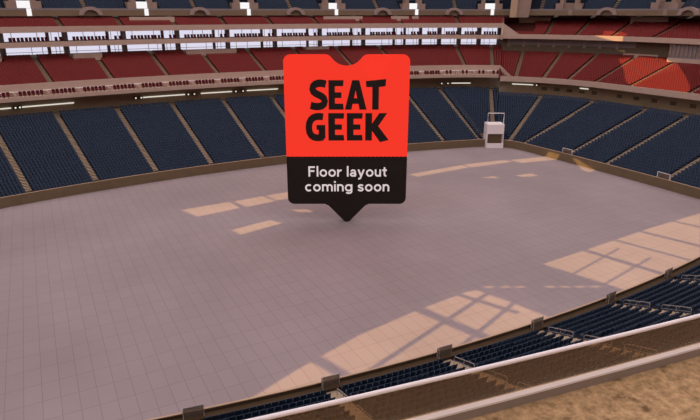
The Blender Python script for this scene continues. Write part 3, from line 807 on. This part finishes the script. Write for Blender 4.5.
def finish(cu, name, m, parent, loc):
    t = bpy.data.objects.new(name, cu); COL.objects.link(t)
    bpy.context.view_layer.update()
    me = bpy.data.meshes.new_from_object(t.evaluated_get(bpy.context.evaluated_depsgraph_get()))
    bpy.data.objects.remove(t); bpy.data.curves.remove(cu)
    me.name = name; me.materials.clear(); me.materials.append(m)
    o = bpy.data.objects.new(name, me); COL.objects.link(o); o.parent = parent
    o.location = loc; o.rotation_euler = (PI/2, 0, 0); return o
def word(ws, x0, x1, z0, z1, gap=.05):
    tot = sum(w for _, w in ws)+gap*(len(ws)-1); sx = (x1-x0)/tot; x = x0; h = z1-z0
    for (lo, w) in ws:
        # each closed outline of a letter; overlapping strokes are separate letters' pieces
        groups = [lo] if len(lo) == 2 and lo[1][0] == (.36, .39) else [[l] for l in lo]
        for gi, g_ in enumerate(groups):
            sp = [[(x+px*sx, z0+pz*h) for px, pz in l] for l in g_]
            yield sp
        x += (w+gap)*sx
def letters(ws, *a):
    i = 0; lst = list(word(ws, *a)); k = 0
    for (lo, w) in ws:
        groups = 1 if len(lo) == 2 and lo[1][0] == (.36, .39) else len(lo)
        first = None
        for q in range(groups):
            o = curve_mesh('letter', lst[k], .10+.01*q, M['signblack'], SGN, (0, -TH/2-.05, 0)); k += 1
            if first is None: first = o
            else:  # join the second stroke into the letter's mesh
                bm = bmesh.new(); bm.from_mesh(first.data); bm.from_mesh(o.data); bm.to_mesh(first.data); bm.free(); bpy.data.objects.remove(o)
letters([gS(), gE(), gA(), gT()], -5.25, 5.45, 16.95, 21.05, .03)
letters([gG(), gE(), gE(), gK()], -5.95, 5.75, 12.5, 16.45, .06)
def el(cx, cz, rx, rz, a0, a1, n=18): return [(cx+rx*math.cos(rad(a0+(a1-a0)*i/n)), cz+rz*math.sin(rad(a0+(a1-a0)*i/n))) for i in range(n+1)]
T_ = .225; h_ = T_/2
def bowl(x): return el(x+.5, .5, .5-h_, .52-h_, 0, 360, 24)
GL = {   # x-height 1, strokes of the round sans letters and their advance
 'F': ([[(h_, 0), (h_, 1.44)], [(0, 1.44-h_), (.88, 1.44-h_)], [(0, .78), (.80, .78)]], .93),
 'l': ([[(h_, 0), (h_, 1.48)]], T_),
 'o': ([bowl(.0)], 1.0),
 'r': ([[(h_, 0), (h_, 1)], el(.53, .48, .40, .40, 180, 78, 8)], .60),
 'a': ([el(.44, .30, .44-h_, .31-h_, 0, 360, 20), [(.82-h_, 0), (.82-h_, .62)], el(.44, .62, .38-h_, .39-h_, 0, 160, 10)], .84),
 'y': ([[(.13, 1), (.50, .05)], [(.87, 1), (.50, .05), (.40, -.22)], el(.20, -.10, .24, .20, -30, -110, 6)], .98),
 'u': ([[(h_, 1), (h_, .42)], el(.42, .42, .42-h_, .43-h_, 180, 360, 12), [(.84-h_, 0), (.84-h_, 1)]], .84),
 't': ([[(.29, 1.30), (.29, .30)], el(.49, .30, .20, .30-h_, 180, 285, 6), [(0, .89), (.60, .89)]], .62),
 'c': ([el(.5, .5, .5-h_, .52-h_, 48, 312, 18)], .90),
 'm': ([[(h_, 0), (h_, 1)], el(.42, .60, .42-h_, .42-h_, 180, 0, 12), [(.84-h_, 0), (.84-h_, .60)], el(1.01, .60, .42-h_, .42-h_, 180, 0, 12), [(1.43-h_, 0), (1.43-h_, .60)]], 1.43),
 'i': ([[(h_, 0), (h_, 1)], [(h_, 1.20), (h_, 1.46)]], T_),
 'n': ([[(h_, 0), (h_, 1)], el(.44, .58, .44-h_, .44-h_, 180, 0, 12), [(.88-h_, 0), (.88-h_, .58)]], .88),
 'g': ([bowl(-.02), [(.98-h_, 1), (.98-h_, -.02)], el(.5, -.02, .48-h_, .36-h_, 0, -150, 12)], .98),
 's': ([bez((.70, .78), (.55, .95), (.14, .95), (.14, .71), 8)+bez((.14, .71), (.14, .46), (.68, .58), (.68, .28), 8)[1:]+bez((.68, .28), (.68, .05), (.22, .05), (.08, .25), 8)[1:]], .80),
 ' ': ([], .36)}
def ribbon_text(body, x0, x1, z, sz):
    gap = .17; tot = sum(GL[c][1] for c in body)+gap*(len(body)-1); sx = (x1-x0)/tot; x = x0; lay = 0
    for ch in body:
        mb = MB()
        for st in GL[ch][0]:
            lay = (lay+1) % 5; pts = stroke(st, T_); n = len(pts)//2; L = pts[:n]; Rr = pts[n:][::-1]; y = -TH/2-.06-.004*lay
            if len(st) > 12 and abs(st[0][0]-st[-1][0])+abs(st[0][1]-st[-1][1]) < 1e-4:   # closed ring: equal ends
                d = Vector((st[1][0]-st[-2][0], st[1][1]-st[-2][1])).normalized(); nn = Vector((-d.y, d.x))*h_
                L[0] = L[-1] = (st[0][0]+nn.x, st[0][1]+nn.y); Rr[0] = Rr[-1] = (st[0][0]-nn.x, st[0][1]-nn.y)
            vs = []
            for q in (L, Rr):
                for px_, pz_ in q: vs += [(x+px_*sx, y, z+pz_*sz), (x+px_*sx, -TH/2, z+pz_*sz)]
            m2 = 2*n; fs = []
            for i in range(n-1):
                fs += [(2*i, 2*i+2, m2+2*i+2, m2+2*i), (2*i, 2*i+1, 2*i+3, 2*i+2), (m2+2*i, m2+2*i+2, m2+2*i+3, m2+2*i+1)]
            fs += [(0, m2, m2+1, 1), (m2-2, m2-1, 2*m2-1, 2*m2-2)]
            mb.add(vs, fs, M['signwhite'])
        x += (GL[ch][1]+gap)*sx
        if GL[ch][0]: mb.build('letter', SGN)['label'] = 'white letter '+ch
ribbon_text('Floor layout', -5.65, 5.9, 7.1, 1.08)
ribbon_text('coming soon', -6.2, 6.3, 4.83, 1.08)

# ------------------------------------------------------------------ unseen roof with holes shaped to cast the sun patches
ZR = 62.0; EL = rad(38); SH = np.array([.94, .342])/math.hypot(.94, .342)
def up_sun(x, y, z=0.0):
    k = (ZR-z)/math.tan(EL); return (x-SH[0]*k, y-SH[1]*k)
holes = [
    [(-28, -34.6), (-21.7, -32.2), (-14.4, -29.9), (-6.2, -28.4), (.9, -27.6), (2.1, -27.8), (3.5, -32), (4.9, -37.1), (-5, -37.2), (-16, -36.6), (-26, -35.6)],
    [(14.2, -26.1), (25.8, -25.2), (37.7, -24.2), (53.5, -23.5), (53, -30.3), (47, -31.7), (32.5, -34.6), (25, -35.7), (17.3, -36.5)],
    [(-21.1, 16.8), (-19.6, 12.4), (-12.5, 13.3), (-13.1, 17.2)], [(-12.4, 17.1), (-11.3, 13.3), (-6.1, 14.0), (-7.0, 17.6)], [(-6.4, 17.7), (-5.7, 14.2), (-1.5, 14.4), (-1.9, 17.8)],
    [(-16.7, 4.2), (-16.2, 1.8), (-9.1, 3.4), (-10.3, 5.6)], [(-5.6, 8.7), (-4.9, 7), (-2.6, 5.6), (-3.2, 7.6)],
    [(23.1, 17.4), (23.6, 15.2), (36.9, 16.1), (36.9, 18.4)], [(37.5, 18.6), (37.4, 15.8), (48.1, 15.4), (47.8, 17.4)], [(48.7, 16.9), (49.1, 13.7), (59.4, 12.2), (59.4, 15.3)],
    [(28.5, 8.4), (28.4, 6.4), (37, 7), (36.8, 8.7)], [(41.1, 7), (41.2, 5.5), (44.8, 4.6), (44.7, 6.6)]]
dashes = []
for k in range(8):
    if k in (3,): continue
    x = 3.2+k*1.55; y = -27.4-k*.82
    dashes.append([(x, y), (x+.3, y-.5), (x+1.35, y-.95), (x+1.1, y-.4)])
HL = [[up_sun(*p) for p in h] for h in holes+dashes]
# the patch on the right end red seats (z around 17)
HL.append([up_sun(*p) for p in ((100.0, 33.0, 18.3), (102.2, 28.1, 19.1), (102.4, 22.1, 19.1), (100.7, 16.9, 18.3), (94.2, 10.2, 16.3), (88.6, 5.1, 14.6), (84.6, 2.7, 13.4), (84.8, 9.9, 13.4), (85.0, 17.0, 13.4), (88, 21, 14.5), (94, 26.5, 16.4))])
HL.append([up_sun(*p) for p in ((98.2, 40, 23.5), (100.9, 39.7, 24.4), (103.3, 41.3, 25.1), (104.4, 37, 25.1), (103.3, 33.7, 24.5), (98.3, 31.7, 23.5))])
HL.append([up_sun(*p) for p in ((57.3, 8.2, 1.75), (57.4, 7.0, 1.75), (57.8, 2.2, 0), (55.5, 1.9, 0), (55.5, 3.2, 0))])
rb_ = [(-140, -118), (140, -118), (140, 118), (-140, 118)]
cu = bpy.data.curves.new('ceiling', 'CURVE'); cu.dimensions = '2D'; cu.fill_mode = 'BOTH'
for pts in [rb_]+HL:
    sp = cu.splines.new('POLY'); sp.points.add(len(pts)-1); sp.use_cyclic_u = True
    for q, (x, y) in zip(sp.points, pts): q.co = (x, y, 0, 1)
o = finish(cu, 'ceiling', M['fabric'], None, (0, 0, ZR)); o.rotation_euler = (0, 0, 0)
props(o, 'translucent fabric roof with skylight slots high above the bowl', 'roof', kind='structure')
# roof trusses crossing these holes
def bar(pa, pb, w, label):
    A = Vector(up_sun(*pa)); B_ = Vector(up_sun(*pb)); d = (B_-A).normalized(); n_ = Vector((-d.y, d.x))*w/2
    mb = MB(); z0, z1 = ZR-.25, ZR+.05
    q = [A-n_, B_-n_, B_+n_, A+n_]
    mb.hexa([(p.x, p.y, z0) for p in q]+[(p.x, p.y, z1) for p in q], M['roofsteel'])
    props(mb.build('roof_truss'), label, 'truss', kind='structure')
L_ = 'dark steel truss crossing a roof skylight, '
bar((-25, -38.4), (5, -28.2), .55, L_+'long one over the near slot')
bar((-15, -39.4), (7, -30.8), .5, L_+'second long one over the near slot')
bar((-6.4, -27.5), (-2.5, -40), .95, L_+'thick cross one over the near slot')
bar((-.6, -27), (2.6, -34.0), .35, L_+'thin cross one over the near slot')
bar((-20, -31), (-17.2, -40), .9, L_+'left cross one over the near slot')
bar((22.1, -23.5), (26.0, -39.5), .55, L_+'thick cross one over the right slot')
bar((35.0, -23), (39.3, -38), .45, L_+'second cross one over the right slot')
bar((15.0, -30.0), (27, -27.2), .3, L_+'first lengthwise one over the right slot')
bar((16.4, -33.6), (28, -31.2), .3, L_+'second lengthwise one over the right slot')
bar((29, -24), (33, -38.5), .25, L_+'thin one over the right slot')
bar((43.5, -23), (47, -36.5), .3, L_+'last one over the right slot')

# ------------------------------------------------------------------ light, world, camera
sun = bpy.data.lights.new('sun', 'SUN'); sun.energy = 4.4; sun.color = (1.0, .60, .22); sun.angle = rad(.22)
so = bpy.data.objects.new('sun', sun); COL.objects.link(so)
dv = Vector((SH[0]*math.cos(EL), SH[1]*math.cos(EL), -math.sin(EL))); so.rotation_euler = dv.to_track_quat('-Z', 'Y').to_euler(); so.location = (-60, -20, 90)
w = bpy.data.worlds.new('World'); S.world = w; w.use_nodes = True
bg = w.node_tree.nodes['Background']; bg.inputs['Color'].default_value = (.80, .80, 1.02, 1); bg.inputs['Strength'].default_value = 1.2

cd = bpy.data.cameras.new('camera'); co_ = bpy.data.objects.new('camera', cd); COL.objects.link(co_)
cd.sensor_fit = 'HORIZONTAL'; cd.sensor_width = 36; cd.lens = 36*CFOC/700; cd.clip_end = 2000
co_.location = CAM; co_.rotation_euler = (PI/2-CTH, 0, -CAZ)
S.camera = co_
vs_ = S.view_settings; vs_.view_transform = 'Standard'; vs_.look = 'None'; vs_.gamma = 1; vs_.exposure = 0.0; vs_.use_curve_mapping = False
